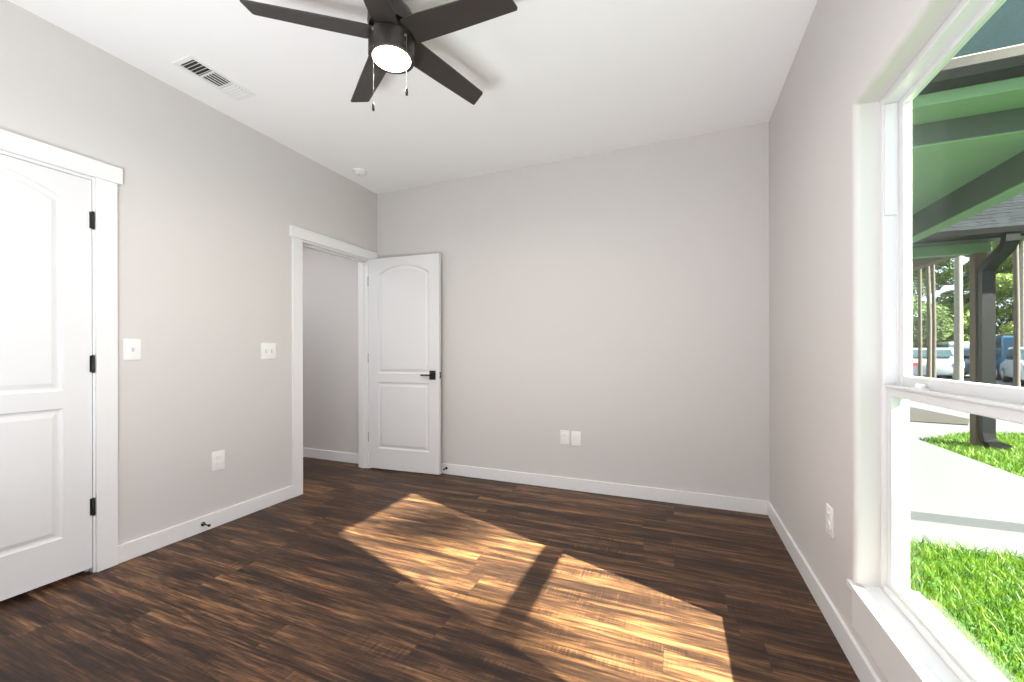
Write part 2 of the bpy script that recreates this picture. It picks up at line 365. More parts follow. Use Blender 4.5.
# ------------------------------------------------------------------ two-panel arched doors
def offset_poly(pts, d):
    k = len(pts); out = []
    for i in range(k):
        p0, p1, p2 = Vector(pts[i - 1]), Vector(pts[i]), Vector(pts[(i + 1) % k])
        e1 = (p1 - p0).normalized(); e2 = (p2 - p1).normalized()
        n1 = Vector((-e1.y, e1.x)); n2 = Vector((-e2.y, e2.x))
        bis = (n1 + n2); bis = bis / max(bis.dot(n1), 0.2)
        out.append(p1 + bis * d)
    return out
def door_leaf(width, height, parent):
    """leaf in local axes: u along x from hinge 0 to width, thickness y from 0 (front) to .035, z up"""
    st = 0.105
    lower = [(st, 0.195), (width - st, 0.195), (width - st, 0.83), (st, 0.83)]
    up = [(st, 0.915), (width - st, 0.915), (width - st, 1.855)]
    cu, hw, rise = width / 2, width / 2 - st, 0.085
    Rr = (hw * hw + rise * rise) / (2 * rise); a = math.asin(hw / Rr)
    for k in range(1, 20):
        t = a - 2 * a * k / 20; up.append((cu + Rr * math.sin(t), 1.855 + rise - Rr + Rr * math.cos(t)))
    up.append((st, 1.855))
    th = 0.035
    bm = bmesh.new()
    for side, y, sg in ((0, 0.0, 1), (1, th, -1)):
        edges = []
        for poly in ([(0, 0), (width, 0), (width, height), (0, height)], lower, up):
            vs_ = [bm.verts.new((p[0], y, p[1])) for p in poly]
            edges += [bm.edges.new((vs_[i], vs_[(i + 1) % len(vs_)])) for i in range(len(vs_))]
        bmesh.ops.triangle_fill(bm, use_beauty=True, edges=edges)
    bm.verts.ensure_lookup_table()
    o4 = [(0, 0), (width, 0), (width, height), (0, height)]
    for i in range(4):
        p, q = o4[i], o4[(i + 1) % 4]
        bm.faces.new([bm.verts.new(v) for v in ((p[0], 0, p[1]), (q[0], 0, q[1]), (q[0], th, q[1]), (p[0], th, p[1]))])
    bmesh.ops.remove_doubles(bm, verts=bm.verts, dist=1e-5); bmesh.ops.recalc_face_normals(bm, faces=bm.faces)
    me = bpy.data.meshes.new('door_slab'); bm.to_mesh(me); bm.free(); me.materials.append(M['door'])
    o = bpy.data.objects.new('door_slab', me); C.objects.link(o); o.parent = parent
    for poly in (up, lower):
        bm = bmesh.new()
        for y, sg in ((0.0, 1), (th, -1)):
            prof = ((0, 0), (0.004, 0.005), (0.012, 0.0085), (0.020, 0.0085), (0.040, 0.002), (0.044, 0.002))
            prev = None
            for off, dep in prof:
                vs_ = [bm.verts.new((p[0], y + sg * dep, p[1])) for p in offset_poly(poly, off)]
                if prev:
                    for i in range(len(vs_)): bm.faces.new((prev[i], prev[(i + 1) % len(vs_)], vs_[(i + 1) % len(vs_)], vs_[i]))
                prev = vs_
            bm.faces.new(prev)
        bmesh.ops.recalc_face_normals(bm, faces=bm.faces)
        me = bpy.data.meshes.new('door_panel'); bm.to_mesh(me); bm.free(); me.materials.append(M['door'])
        q = bpy.data.objects.new('door_panel', me); C.objects.link(q); q.parent = parent
    return o
# closed closet door, hinged at its window-far edge; local x runs towards the camera
d1 = thing('door_1', (XL - 0.036, LY1 - 0.009, 0.028), 'closed white arched two-panel closet door with black hinges', 'door', kind='structure', rotz=-PI / 2)
# local +x -> world -y ; local +y -> world +x, into the room
door_leaf(LY1 - LY0 - 0.018, 1.986, d1)
def hinge(parent, z, m, x=-0.004, y=-0.004, sg=-1):
    q = MB(); q.lathe([(0, -0.046), (0.004, -0.046), (0.0065, -0.042), (0.0065, 0.042), (0.004, 0.046), (0, 0.046)], 12, (x, y, z))
    q.box(x - 0.009, x + 0.012, y - 0.0055 * sg, y - 0.0035 * sg, z - 0.043, z + 0.043)
    return q.build('hinge', m, parent, smooth=True)
for z in (0.312, 1.045, 1.782): hinge(d1, z, M['black'], x=-0.003, y=0.0405, sg=1)
q = MB(); kx, kz = LY1 - LY0 - 0.09, 0.95
rotk = Matrix.Translation((kx, 0.035, kz)) @ Matrix.Rotation(-PI / 2, 4, 'X')
q.lathe([(0, 0), (0.032, 0), (0.032, 0.006), (0.012, 0.010), (0.011, 0.03), (0.026, 0.045), (0.028, 0.055), (0.02, 0.066), (0, 0.068)], 24, mtx=rotk)
q.build('door_knob', M['black'], d1, smooth=True)

# open hall door
ang = math.atan2(0.048, 0.765)
d2 = thing('door_2', (XL + 0.016, DY1 - 0.012, 0.014), 'open white arched two-panel door swung into the room', 'door', kind='structure', rotz=ang)
DW = 0.765
door_leaf(DW, 2.015, d2)
for z in (0.30, 1.06, 1.80): hinge(d2, z, M['steel'], x=-0.006, y=0.002)
def lever(parent, side):
    u, z = DW - 0.066, 0.905
    s = -1 if side == 0 else 1; y0 = 0 if side == 0 else 0.035
    q = MB(); q.box(u - 0.032, u + 0.032, y0 + s * 0.0, y0 + s * 0.010, z - 0.042, z + 0.042, bevel=0.0045)
    o = q.build('lever_handle', M['black'], parent, smooth=True)
    q = MB(); q.lathe([(0.012, 0), (0.012, 0.030), (0, 0.030)], 16, mtx=Matrix.Translation((u, y0 + s * 0.008, z)) @ Matrix.Rotation(PI / 2 * (1 if s < 0 else -1), 4, 'X'))
    q.tube([(u + 0.006, y0 + s * 0.030, z), (u - 0.03, y0 + s * 0.031, z), (u - 0.11, y0 + s * 0.028, z - 0.001)], 0.0075, 12)
    q.build('lever', M['black'], o, smooth=True)
lever(d2, 0); lever(d2, 1)
q = MB(); q.box(DW - 0.001, DW + 0.0015, 0.006, 0.029, 0.905 - 0.029, 0.905 - 0.008); q.box(DW - 0.001, DW + 0.0015, 0.006, 0.029, 0.905 + 0.008, 0.905 + 0.029)
q.box(DW, DW + 0.006, 0.012, 0.023, 0.905 - 0.006, 0.905 + 0.006); q.build('latch_plate', M['black'], d2)

# ------------------------------------------------------------------ window
def window(name, label, x_in, y0, y1, z0, z1):
    """double hung vinyl window, glass facing -x; local axes = world, origin at its sill corner"""
    w = thing(name, (x_in, y0, z0), label, 'window', kind='structure')
    inv = Matrix.Translation((-x_in, -y0, -z0)); X = x_in
    def frame(nm, xa, xb, ya, yb, za, zb, wl, wt, wb, par=w, m=M['vinyl'], bev=0.002):
        q = MB()
        q.box(xa, xb, ya, ya + wl, za, zb, bev); q.box(xa, xb, yb - wl, yb, za, zb, bev)
        q.box(xa, xb, ya + wl, yb - wl, zb - wt, zb, bev); q.box(xa, xb, ya + wl, yb - wl, za, za + wb, bev)
        return q.build(nm, m, par, mtx=inv)
    zm = 1.012
    f = frame('window_frame', X, X + 0.072, y0, y1, z0, z1, 0.022, 0.028, 0.026)
    # inner stop ribs of the frame
    q = MB()
    for ya, yb in ((y0 + 0.022, y0 + 0.027), (y1 - 0.027, y1 - 0.022)):
        q.box(X + 0.0365, X + 0.0415, ya, yb, z0 + 0.03, z1 - 0.03)
    q.build('frame_rib', M['vinyl'], f)
    bpy.data.objects[f.name].children[0].data.transform(inv)
    s1 = frame('lower_sash', X + 0.010, X + 0.036, y0 + 0.023, y1 - 0.023, z0 + 0.012, zm, 0.032, 0.036, 0.036)
    q = MB(); q.box(X + 0.024, X + 0.028, y0 + 0.05, y1 - 0.05, z0 + 0.04, zm - 0.03); q.build('pane', M['glass'], s1, mtx=inv)
    q = MB(); q.box(X + 0.001, X + 0.012, y0 + 0.024, y1 - 0.024, zm - 0.006, zm + 0.002, 0.001); q.build('lift_rail', M['vinyl'], s1, mtx=inv)
    s2 = frame('upper_sash', X + 0.042, X + 0.066, y0 + 0.023, y1 - 0.023, zm - 0.045, z1 - 0.022, 0.032, 0.026, 0.080)
    q = MB(); q.box(X + 0.053, X + 0.057, y0 + 0.05, y1 - 0.05, zm + 0.03, z1 - 0.05); q.build('pane', M['glass'], s2, mtx=inv)
    # jamb track covers above the lower sash
    for ya, yb in ((y0 + 0.022, y0 + 0.030), (y1 - 0.030, y1 - 0.022)):
        q = MB(); q.box(X + 0.004, X + 0.038, ya, yb, 1.60, z1 - 0.03, 0.001); q.build('track_cover', M['vinyl'], w, mtx=inv)
    for yc in (y1 - 0.20, y0 + 0.20):
        q = MB(); q.box(X + 0.013, X + 0.035, yc - 0.030, yc + 0.030, zm, zm + 0.005, 0.001)
        q.lathe([(0, 0.0), (0.012, 0.0), (0.012, 0.010), (0.009, 0.013), (0, 0.013)], 20, (X + 0.024, yc, zm + 0.004))
        q.box(X + 0.016, X + 0.024, yc - 0.026, yc + 0.008, zm + 0.011, zm + 0.016, 0.002)
        q.build('sash_lock', M['plastic'], s1, mtx=inv, smooth=True)
    return w, inv
w1, inv1 = window('window_1', 'white double-hung window looking out on the lawn', 0.664, WY0, WY1, WZ0, WZ1)
q = MB(); q.box(0.575, XR, WY0 - 0.03, WY1 + 0.03, WZ0 - 0.022, WZ0, 0.003); q.box(XR - 0.004, 0.676, WY0, WY1, WZ0 - 0.022, WZ0)
q.build('window_sill', M['trim'], w1, mtx=inv1)
q = MB(); q.box(0.577, XR, WY0 + 0.0, WY1 - 0.015, WZ0 - 0.145, WZ0 - 0.022, 0.002); q.build('sill_apron', M['trim'], w1, mtx=inv1)
q = MB(); q.box(0.742, 0.79, WY0 - 0.05, WY1 + 0.05, WZ0 - 0.07, WZ0 - 0.012, 0.003); q.build('outer_sill', M['concrete'], w1, mtx=inv1)
# ------------------------------------------------------------------ ceiling fan
FX, FY = -1.13, 1.424
fan = thing('ceiling_fan', (FX, FY, H), 'dark bronze five-blade ceiling fan with lit round lamp and pull chains', 'ceiling fan')
q = MB(); q.lathe([(0, 0), (0.068, 0), (0.068, -0.018), (0.050, -0.042), (0.024, -0.055), (0.022, -0.095), (0.045, -0.110), (0.085, -0.130), (0.098, -0.155), (0.099, -0.190), (0.094, -0.205), (0, -0.205)], 48)
q.build('motor_housing', M['bronze'], fan, smooth=True)
q = MB(); q.lathe([(0, -0.205), (0.075, -0.205), (0.075, -0.245), (0.0, -0.245)], 40); q.build('flywheel', M['bronze'], fan, smooth=True)
q = MB(); q.lathe([(0.0, -0.243), (0.090, -0.243), (0.096, -0.250), (0.0965, -0.322), (0.094, -0.330), (0.080, -0.330), (0.080, -0.318), (0, -0.318)], 56)
lk = q.build('light_kit', M['bronze'], fan, smooth=True)
q = MB(); q.lathe([(0.0795, -0.319), (0.0795, -0.329), (0.072, -0.336), (0.052, -0.341), (0.028, -0.343), (0, -0.344)], 56)
q.build('light_diffuser', M['glow'], lk, smooth=True)
def blade():
    q = MB(); t = 0.0032
    pts = [(0.075, -0.050), (0.11, -0.057), (0.30, -0.053), (0.530, -0.046), (0.537, -0.040), (0.557, 0.038), (0.553, 0.045), (0.30, 0.053), (0.11, 0.057), (0.075, 0.050)]
    q.prism(pts, -t, t, 'z', 0.0)
    return q.build('fan_blade', M['blade'], fan)
bl0 = None
for i in range(5):
    o = blade() if bl0 is None else bl0.copy()
    if bl0 is None: bl0 = o
    else: C.objects.link(o); o.parent = fan
    a = 3.809 - i * 2 * PI / 5
    o.matrix_local = Matrix.Translation((0, 0, -0.232)) @ Matrix.Rotation(a, 4, 'Z') @ Matrix.Rotation(math.radians(-13), 4, 'X')
    q = MB(); q.prism([(0.05, -0.018), (0.10, -0.026), (0.155, -0.022), (0.165, 0), (0.155, 0.022), (0.10, 0.026), (0.05, 0.018)], 0.0033, 0.0075, 'z')
    ir = q.build('blade_iron', M['bronze'], o)
for (px_, py_, zt, zb, ) in ((-1.149, 1.331, 2.452, 2.148), (-1.030, 1.392, 2.440, 2.218)):
    q = MB(); q.tube([(px_ - FX, py_ - FY, zt - H), (px_ - FX, py_ - FY, zb - H)], 0.0006, 6)
    zz = zt
    while zz > zb:
        q.lathe([(0, -0.0012), (0.0012, 0), (0, 0.0012)], 6, (px_ - FX, py_ - FY, zz - H)); zz -= 0.006
    dirv = Vector((px_ - FX, py_ - FY, 0)).normalized()
    q.tube([(dirv.x * 0.09, dirv.y * 0.09, zt - H), (dirv.x * 0.099, dirv.y * 0.099, zt - H)], 0.005, 10)
    ch = q.build('pull_chain', M['chain'], fan)
    q = MB(); q.lathe([(0, 0.002), (0.003, 0), (0.0052, -0.006), (0.0055, -0.026), (0.004, -0.031), (0, -0.032)], 16, (px_ - FX, py_ - FY, zb - H)); q.build('pull_knob', M['black'], ch, smooth=True)
area_light('fan_lamp', (0, 0, -0.352), 0.16, FAN_W, (1.0, 0.92, 0.84), fan)

# ------------------------------------------------------------------ ceiling register, smoke detector
VX0, VX1, VY0, VY1 = -2.552, -2.388, 1.365, 1.725
vent = thing('air_vent', ((VX0 + VX1) / 2, (VY0 + VY1) / 2, H), 'white three-section air supply grille on the ceiling near the side wall', 'air vent')
iv = Matrix.Translation((-(VX0 + VX1) / 2, -(VY0 + VY1) / 2, -H))
q = MB(); fw, zt = 0.024, H - 0.006
q.box(VX0, VX1, VY0, VY0 + fw, zt, H, 0.001); q.box(VX0, VX1, VY1 - fw, VY1, zt, H, 0.001); q.box(VX0, VX0 + fw, VY0 + fw, VY1 - fw, zt, H, 0.001); q.box(VX1 - fw, VX1, VY0 + fw, VY1 - fw, zt, H, 0.001)
iy0, iy1 = VY0 + fw, VY1 - fw; L3 = (iy1 - iy0) / 3
for k in (1, 2): q.box(VX0 + fw, VX1 - fw, iy0 + k * L3 - 0.005, iy0 + k * L3 + 0.005, zt, H, 0.0)
q.build('vent_frame', M['plastic'], vent, mtx=iv)
q = MB(); q.box(VX0 + fw, VX1 - fw, iy0, iy1, H - 0.0012, H - 0.0002); q.build('vent_duct_opening', M['slot'], vent, mtx=iv)
def slat(cx, cy_, ln, ax, tilt, wid):
    q = MB(); q.box(-ln / 2, ln / 2, -wid / 2, wid / 2, -0.0006, 0.0006)
    m_ = Matrix.Translation((cx, cy_, H - 0.0062)) @ (Matrix.Rotation(PI / 2, 4, 'Z') if ax == 'y' else Matrix.Identity(4)) @ Matrix.Rotation(tilt, 4, 'X')
    q.build('vent_slat', M['plastic'], vent, mtx=iv @ m_)
wx = VX1 - VX0 - 2 * fw
for k in range(5): slat((VX0 + VX1) / 2, iy0 + (k + 0.5) * (L3 - 0.006) / 5, wx, 'x', math.radians(38), 0.013)
for k in range(5): slat(VX0 + fw + (k + 0.5) * wx / 5, iy0 + 1.5 * L3, L3 - 0.010, 'y', math.radians(12), 0.0115)
for k in range(5): slat((VX0 + VX1) / 2, iy0 + 2 * L3 + 0.006 + (k + 0.5) * (L3 - 0.006) / 5, wx, 'x', math.radians(-16), 0.0145)
sd = thing('smoke_detector', (-2.566, 2.80, H), 'round white smoke detector on the ceiling near the far corner', 'smoke detector')
q = MB(); q.lathe([(0, 0), (0.060, 0), (0.062, -0.006), (0.058, -0.012), (0, -0.012)], 40); q.build('mounting_base', M['plastic'], sd, smooth=True)
q = MB(); q.lathe([(0, -0.012), (0.050, -0.012), (0.052, -0.020), (0.044, -0.032), (0.024, -0.037), (0, -0.037)], 40); q.build('detector_cap', M['plastic'], sd, smooth=True)
q = MB(); q.lathe([(0, -0.0365), (0.007, -0.0368), (0.006, -0.040), (0, -0.041)], 16, (0.0, -0.012, 0)); q.build('test_button', M['slot_grey'], sd, smooth=True)

# ------------------------------------------------------------------ wall plates (built facing local -y, centre at origin)
def plate(name, loc, rotz, label, cat, w, h, kind_, group=None):
    e = thing(name, loc, label, cat, group=group, rotz=rotz)
    q = MB(); q.box(-w / 2, w / 2, -0.006, 0, -h / 2, h / 2, 0.0025, 3); q.build('cover_plate', M['plastic'], e, smooth=True)
    if kind_ == 'outlet':
        for zc in (0.0195, -0.0195):
            q = MB(); q.box(-0.017, 0.017, -0.0085, -0.005, zc - 0.0145, zc + 0.0145, 0.004, 3); s_ = q.build('socket', M['plastic'], e, smooth=True)
            q = MB(); q.box(-0.0078, -0.0054, -0.0088, -0.0083, zc - 0.002, zc + 0.007); q.box(0.0054, 0.0078, -0.0088, -0.0083, zc - 0.001, zc + 0.006)
            q.lathe([(0, 0), (0.0026, 0), (0.0026, 0.0006), (0, 0.0006)], 12, mtx=Matrix.Translation((0, -0.0083, zc - 0.008)) @ Matrix.Rotation(PI / 2, 4, 'X')); q.build('socket_slots', M['slot_grey'], s_)
        q = MB(); q.lathe([(0, 0), (0.0032, 0), (0.0026, 0.001), (0, 0.0012)], 12, mtx=Matrix.Translation((0, -0.006, 0)) @ Matrix.Rotation(PI / 2, 4, 'X')); q.build('screw', M['plastic'], e)
    if kind_ == 'toggle':
        n_ = 2 if w > 0.1 else 1
        for i in range(n_):
            xc = (i - (n_ - 1) / 2) * 0.046
            q = MB(); q.box(xc - 0.0052, xc + 0.0052, -0.0068, -0.0055, -0.012, 0.012); s_ = q.build('switch_slot', M['slot_grey'], e)
            q = MB(); q.prism([(-0.005, 0.004), (-0.016, 0.012), (-0.017, 0.006), (-0.005, -0.006)], xc - 0.0042, xc + 0.0042, 'x'); q.build('toggle', M['plastic'], e)
            for zc in (0.030, -0.030):
                q = MB(); q.lathe([(0, 0), (0.0032, 0), (0.0026, 0.001), (0, 0.0012)], 12, mtx=Matrix.Translation((xc, -0.006, zc)) @ Matrix.Rotation(PI / 2, 4, 'X')); q.build('screw', M['plastic'], e)
    if kind_ == 'jack':
        q = MB(); q.box(-0.0165, 0.0165, -0.0078, -0.005, -0.033, 0.033, 0.001); q.build('insert', M['plastic'], e)
    return e
RL = PI / 2      # local -y faces world +x
plate('light_switch', (XL, 1.293, 1.148), RL, 'single toggle light switch beside the closet door casing', 'light switch', 0.078, 0.118, 'toggle')
plate('light_switch', (XL, 2.100, 1.140), RL, 'wide double toggle light switch beside the hall doorway', 'light switch', 0.116, 0.118, 'toggle')
plate('wall_outlet', (XL, 1.745, 0.425), RL, 'white duplex outlet low on the closet door wall', 'outlet', 0.080, 0.125, 'outlet')
plate('wall_outlet', (-0.858, YB, 0.424), 0, 'white duplex outlet on the back wall beside a blank plate', 'outlet', 0.078, 0.118, 'outlet')
plate('wall_plate', (-0.764, YB, 0.422), 0, 'smooth white wall plate beside the duplex outlet on the back wall', 'wall plate', 0.078, 0.118, 'jack')
plate('wall_outlet', (XR, 2.067, 0.425), -PI / 2, 'white duplex outlet on the window wall below the sill corner', 'outlet', 0.078, 0.120, 'outlet')
# door stops on the baseboards
def stopper(loc, rotz, label, L=0.065):
    e = thing('door_stop', loc, label, 'door stop', rotz=rotz)
    R_ = Matrix.Rotation(PI / 2, 4, 'X')
    q = MB(); q.lathe([(0, 0), (0.013, 0), (0.013, 0.003), (0.006, 0.008), (0.0042, 0.012), (0.0042, L - 0.010), (0, L - 0.010)], 20, mtx=R_); q.build('rod', M['black'], e, smooth=True)
    q = MB(); q.lathe([(0, L - 0.012), (0.0075, L - 0.012), (0.0085, L - 0.004), (0.006, L), (0, L)], 16, mtx=R_); q.build('tip', M['black'], e, smooth=True)
stopper((XL + BT, 1.645, 0.050), RL, 'black door stop screwed to the baseboard below the side wall outlet')
stopper((-1.978, YB - BT, 0.056), 0, 'black door stop on the back baseboard behind the open door', 0.05)

# added fill lamps, out of view: bowl and floor cans behind camera, hallway lamp
e = thing('added_fill_lamp', (-1.1, -0.12, H), 'added white bowl fill lamp hanging unseen behind the camera', 'lamp')
q = MB(); q.lathe([(0, 0), (0.065, 0), (0.065, -0.015), (0.02, -0.03), (0.012, -0.035), (0.012, -0.335), (0, -0.335)], 32); q.build('fill_stem', M['bronze'], e, smooth=True)
q = MB(); q.lathe([(0.205, -0.235), (0.200, -0.250), (0.17, -0.295), (0.09, -0.335), (0, -0.345), (0, -0.335), (0.085, -0.325), (0.16, -0.288), (0.190, -0.245), (0.200, -0.235), (0.205, -0.235)], 48); q.build('fill_bowl', M['rear_fill_glow'], e, smooth=True)
area_light('bowl_fill', (0, 0, -0.25), 0.34, BOWL_FILL_W, (0.90, 0.95, 1.0), e, rot=(PI, 0, 0))  # upward fill added to brighten the room off the ceiling
for cx, cy_, lab in [(cx, -0.55, 'added low uplight can filling the room with light from behind the camera') for cx in (-1.15, -0.7, -0.25)]:
    e = thing('added_uplight', (cx, cy_, 0), lab, 'lamp', group='added fill cans behind the camera')
    q = MB(); q.lathe([(0, 0), (0.13, 0), (0.13, 0.28), (0.122, 0.28), (0.118, 0.20), (0, 0.20)], 40); q.build('fill_can', M['bronze'], e, smooth=True)
    q = MB(); q.lathe([(0, 0.215), (0.115, 0.215), (0.115, 0.205), (0, 0.205)], 40); q.build('fill_lens', M['rear_fill_glow'], e, smooth=True)
    area_light('can_fill', (0, 0, 0.275), 0.22, CAN_FILL_W, (0.90, 0.945, 1.0), e, rot=(PI, 0, 0))  # each added can throws fill light up to lift the ceiling
e = thing('added_fill_lamp', (-3.75, 2.3, 2.45), 'added round fill lamp on the hallway ceiling, out of view', 'lamp')
q = MB(); q.lathe([(0, 0), (0.15, 0), (0.15, -0.03), (0.138, -0.034), (0.138, -0.025), (0, -0.025)], 48); q.build('fill_rim', M['plastic'], e, smooth=True)
q = MB(); q.lathe([(0.137, -0.026), (0.12, -0.055), (0.06, -0.075), (0, -0.08)], 48); q.build('fill_diffuser', M['hall_fill_glow'], e, smooth=True)  # unseen glow added to brighten the hallway wall

# ================================================================== OUTSIDE
rnd = random.Random(7)
b = MB(); b.box(0.77, 70, -14, 70, GZ - 0.3, GZ)
tag(b.build('ground_lawn', M['grass_ground']), 'green lawn ground outside the window', 'lawn', kind='structure')
b = MB(); b.box(0.77, 3.36, 4.38, 16.0, GZ - 0.02, GZ + 0.085, 0.006)
tag(b.build('porch_slab', M['concrete']), 'pale concrete porch slab beyond the near grass', 'path', kind='structure')
b = MB(); b.prism([(0.77, 3.90), (2.6, 3.85), (3.36, 3.84), (3.36, 4.38), (0.77, 4.38)], GZ - 0.02, GZ + 0.01)
tag(b.build('path_edge', M['concrete']), 'narrow pale concrete strip in front of the porch slab', 'path', kind='structure')
b = MB(); b.prism([(3.36, 8.15), (3.9, 8.62), (4.35, 9.25), (4.75, 9.45), (9.0, 9.75), (18, 10.0), (18, 14.6), (5.9, 14.6), (5.35, 13.1), (5.5, 11.15), (5.05, 10.28), (4.25, 10.42), (3.36, 10.45)], GZ - 0.02, GZ + 0.012)
tag(b.build('walkway', M['concrete']), 'pale concrete walkway curving past the porch post', 'path', kind='structure')
b = MB(); b.prism([(3.36, 10.45), (4.25, 10.42), (5.05, 10.28), (5.5, 11.15), (5.35, 13.1), (3.36, 13.1)], GZ - 0.02, GZ + 0.03)
tag(b.build('mulch_bed', M['mulch']), 'dark mulch bed beyond the walkway', 'mulch bed', kind='structure')
b = MB(); b.box(3.4, 60, 17.5, 46, GZ - 0.02, GZ + 0.008)
tag(b.build('parking_lot', M['asphalt']), 'pale asphalt parking lot under the trees', 'road', kind='structure')
b = MB(); b.prism([(46, GZ), (70, GZ), (70, 2.6), (62, 2.3), (52, 0.8)], 4, 70, 'x')
tag(b.build('ground_bank', M['grass_ground']), 'low grassy bank behind the parking lot', 'bank', kind='structure')

# grass blades
def grass(name, label, area, n, hmin, hmax, wid, skip=lambda x, y: False, seed=1):
    r = random.Random(seed); vs_, fs = [], []
    while len(fs) < n * 2:
        x = r.uniform(area[0], area[1]); y = r.uniform(area[2], area[3])
        if skip(x, y): continue
        h = r.uniform(hmin, hmax); a = r.uniform(0, 2 * PI); w = wid * r.uniform(0.6, 1.2); lean = r.uniform(0.1, 0.9) * h; b_ = r.uniform(0, 2 * PI)
        dx, dy = math.cos(a) * w, math.sin(a) * w; lx, ly = math.cos(b_) * lean, math.sin(b_) * lean; k = len(vs_)
        z = GZ - 0.005
        vs_ += [(x - dx, y - dy, z), (x + dx, y + dy, z), (x + dx * .8 + lx * .3, y + dy * .8 + ly * .3, z + h * .55), (x - dx * .8 + lx * .3, y - dy * .8 + ly * .3, z + h * .55), (x + lx, y + ly, z + h)]
        fs += [(k, k + 1, k + 2, k + 3), (k + 3, k + 2, k + 4)]
    me = bpy.data.meshes.new(name); me.from_pydata(vs_, [], fs); me.materials.append(M['blade_grass']); me.update()
    o = bpy.data.objects.new(name, me); C.objects.link(o)
    return tag(o, label, 'grass', kind='stuff')
grass('grass', 'bright green grass growing just outside the window', (0.78, 3.4, 0.6, 3.84), 36000, 0.04, 0.10, 0.0035, seed=2)
def sk(x, y): return y > 8.1 + (x - 3.36) * 1.0 and y > 8.1 and (x < 4.8 and y > 8.2 + (x - 3.4) * 0.95) or y > 9.5
grass('grass', 'sunlit green grass round the foot of the porch post', (3.38, 8.5, 4.2, 9.55), 42000, 0.04, 0.09, 0.006, sk, seed=3)

# near porch roof
pr = thing('porch_roof', (1.8, 4.3, 2.55), 'near porch roof with sage soffit and beams over the slab', 'porch roof', kind='structure')
ip = Matrix.Translation((-1.8, -4.3, -2.55))
def part(nm, m, *boxes, par=pr, inv=ip, bev=0.004):
    q = MB()
    for bx in boxes: q.box(*bx, bevel=bev)
    return q.build(nm, m, par, mtx=inv)
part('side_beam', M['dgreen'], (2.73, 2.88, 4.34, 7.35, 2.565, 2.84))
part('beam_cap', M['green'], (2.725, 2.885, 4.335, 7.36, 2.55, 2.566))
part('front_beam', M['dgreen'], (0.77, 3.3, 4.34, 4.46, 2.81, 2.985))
part('beam_cap', M['green'], (0.77, 3.3, 4.33, 4.47, 2.795, 2.811))
part('porch_ceiling', M['green'], (0.77, 2.90, 4.45, 7.35, 2.83, 2.85))
part('soffit', M['green'], (0.77, 3.5, 4.02, 4.36, 2.985, 3.0))
part('soffit', M['green'], (2.88, 3.5, 4.36, 7.35, 2.985, 3.0))
part('fascia', M['green'], (0.77, 3.5, 3.995, 4.02, 2.97, 3.10))
q = MB(); q.prism([(3.87, 3.07), (3.985, 3.05), (3.985, 3.20), (3.85, 3.20), (3.845, 3.13)], 0.77, 3.52, 'x', 0.003); q.build('gutter', M['gutter'], pr, mtx=ip)
q = MB(); q.prism([(3.93, 3.205), (7.4, 6.15), (7.4, 6.19), (3.93, 3.245)], 0.77, 3.55, 'x', 0.0)
q.build('metal_roofing', M['teal'], pr, mtx=ip)
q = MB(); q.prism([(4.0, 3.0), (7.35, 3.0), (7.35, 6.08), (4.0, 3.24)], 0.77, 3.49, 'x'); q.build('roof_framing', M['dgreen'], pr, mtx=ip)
part('drip_edge', M['chain'], (0.77, 3.55, 3.918, 3.93, 3.232, 3.245))
part('porch_post', M['postwood'], (2.735, 2.875, 7.2, 7.34, GZ + 0.085, 2.55))

# far porch with shingle roof, gutter, downspout, post
fr = thing('far_porch', (3.9, 8.1, GZ), 'far porch with grey shingle roof on a brown post', 'porch roof', kind='structure')
jp = Matrix.Translation((-3.9, -8.1, -GZ))
def fpart(nm, m, *boxes, bev=0.004): return part(nm, m, *boxes, par=fr, inv=jp, bev=bev)
fpart('porch_post', M['postwood'], (4.035, 4.165, 8.05, 8.18, GZ, 2.56))
fpart('front_beam', M['green'], (0.77, 4.20, 8.04, 8.20, 2.56, 2.72))
fpart('side_beam', M['postwood'], (3.80, 3.95, 8.2, 9.8, 2.56, 2.70))
fpart('porch_ceiling', M['postwood'], (0.77, 3.95, 8.2, 9.8, 2.70, 2.72))
q = MB(); q.prism([(7.55, 2.72), (7.66, 2.70), (7.66, 2.79), (7.53, 2.80)], 0.77, 6.3, 'x', 0.003); q.build('gutter', M['gutter'], fr, mtx=jp)
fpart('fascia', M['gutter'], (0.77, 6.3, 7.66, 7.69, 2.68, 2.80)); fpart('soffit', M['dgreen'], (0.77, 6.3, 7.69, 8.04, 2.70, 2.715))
q = MB(); k = 0
y = 7.6
while y < 9.8:      # overlapping shingle courses with a ragged butt line
    z0 = 2.80 + 0.55 * (y - 7.6); x = 0.77
    while x < 6.3:
        w_ = rnd.uniform(0.14, 0.3); dy = rnd.uniform(-0.03, 0.03); x1 = min(x + w_, 6.3)
        q.prism([(y + dy, z0 + 0.55 * dy + 0.012), (y + 0.19, z0 + 0.55 * 0.19 + 0.004), (y + 0.19, z0 + 0.55 * 0.19 - 0.008), (y + dy, z0 + 0.55 * dy - 0.004)], x, x1 - 0.004, 'x'); x = x1
    y += 0.15
rs = q.build('shingle_roofing', M['shingle'], fr, mtx=jp)
q = MB(); q.prism([(7.62, 2.79), (9.9, 4.04), (10.6, 3.66), (10.6, 3.58), (9.9, 3.92), (7.75, 2.74)], 0.77, 6.28, 'x'); q.build('roof_framing', M['dgreen'], fr, mtx=jp)
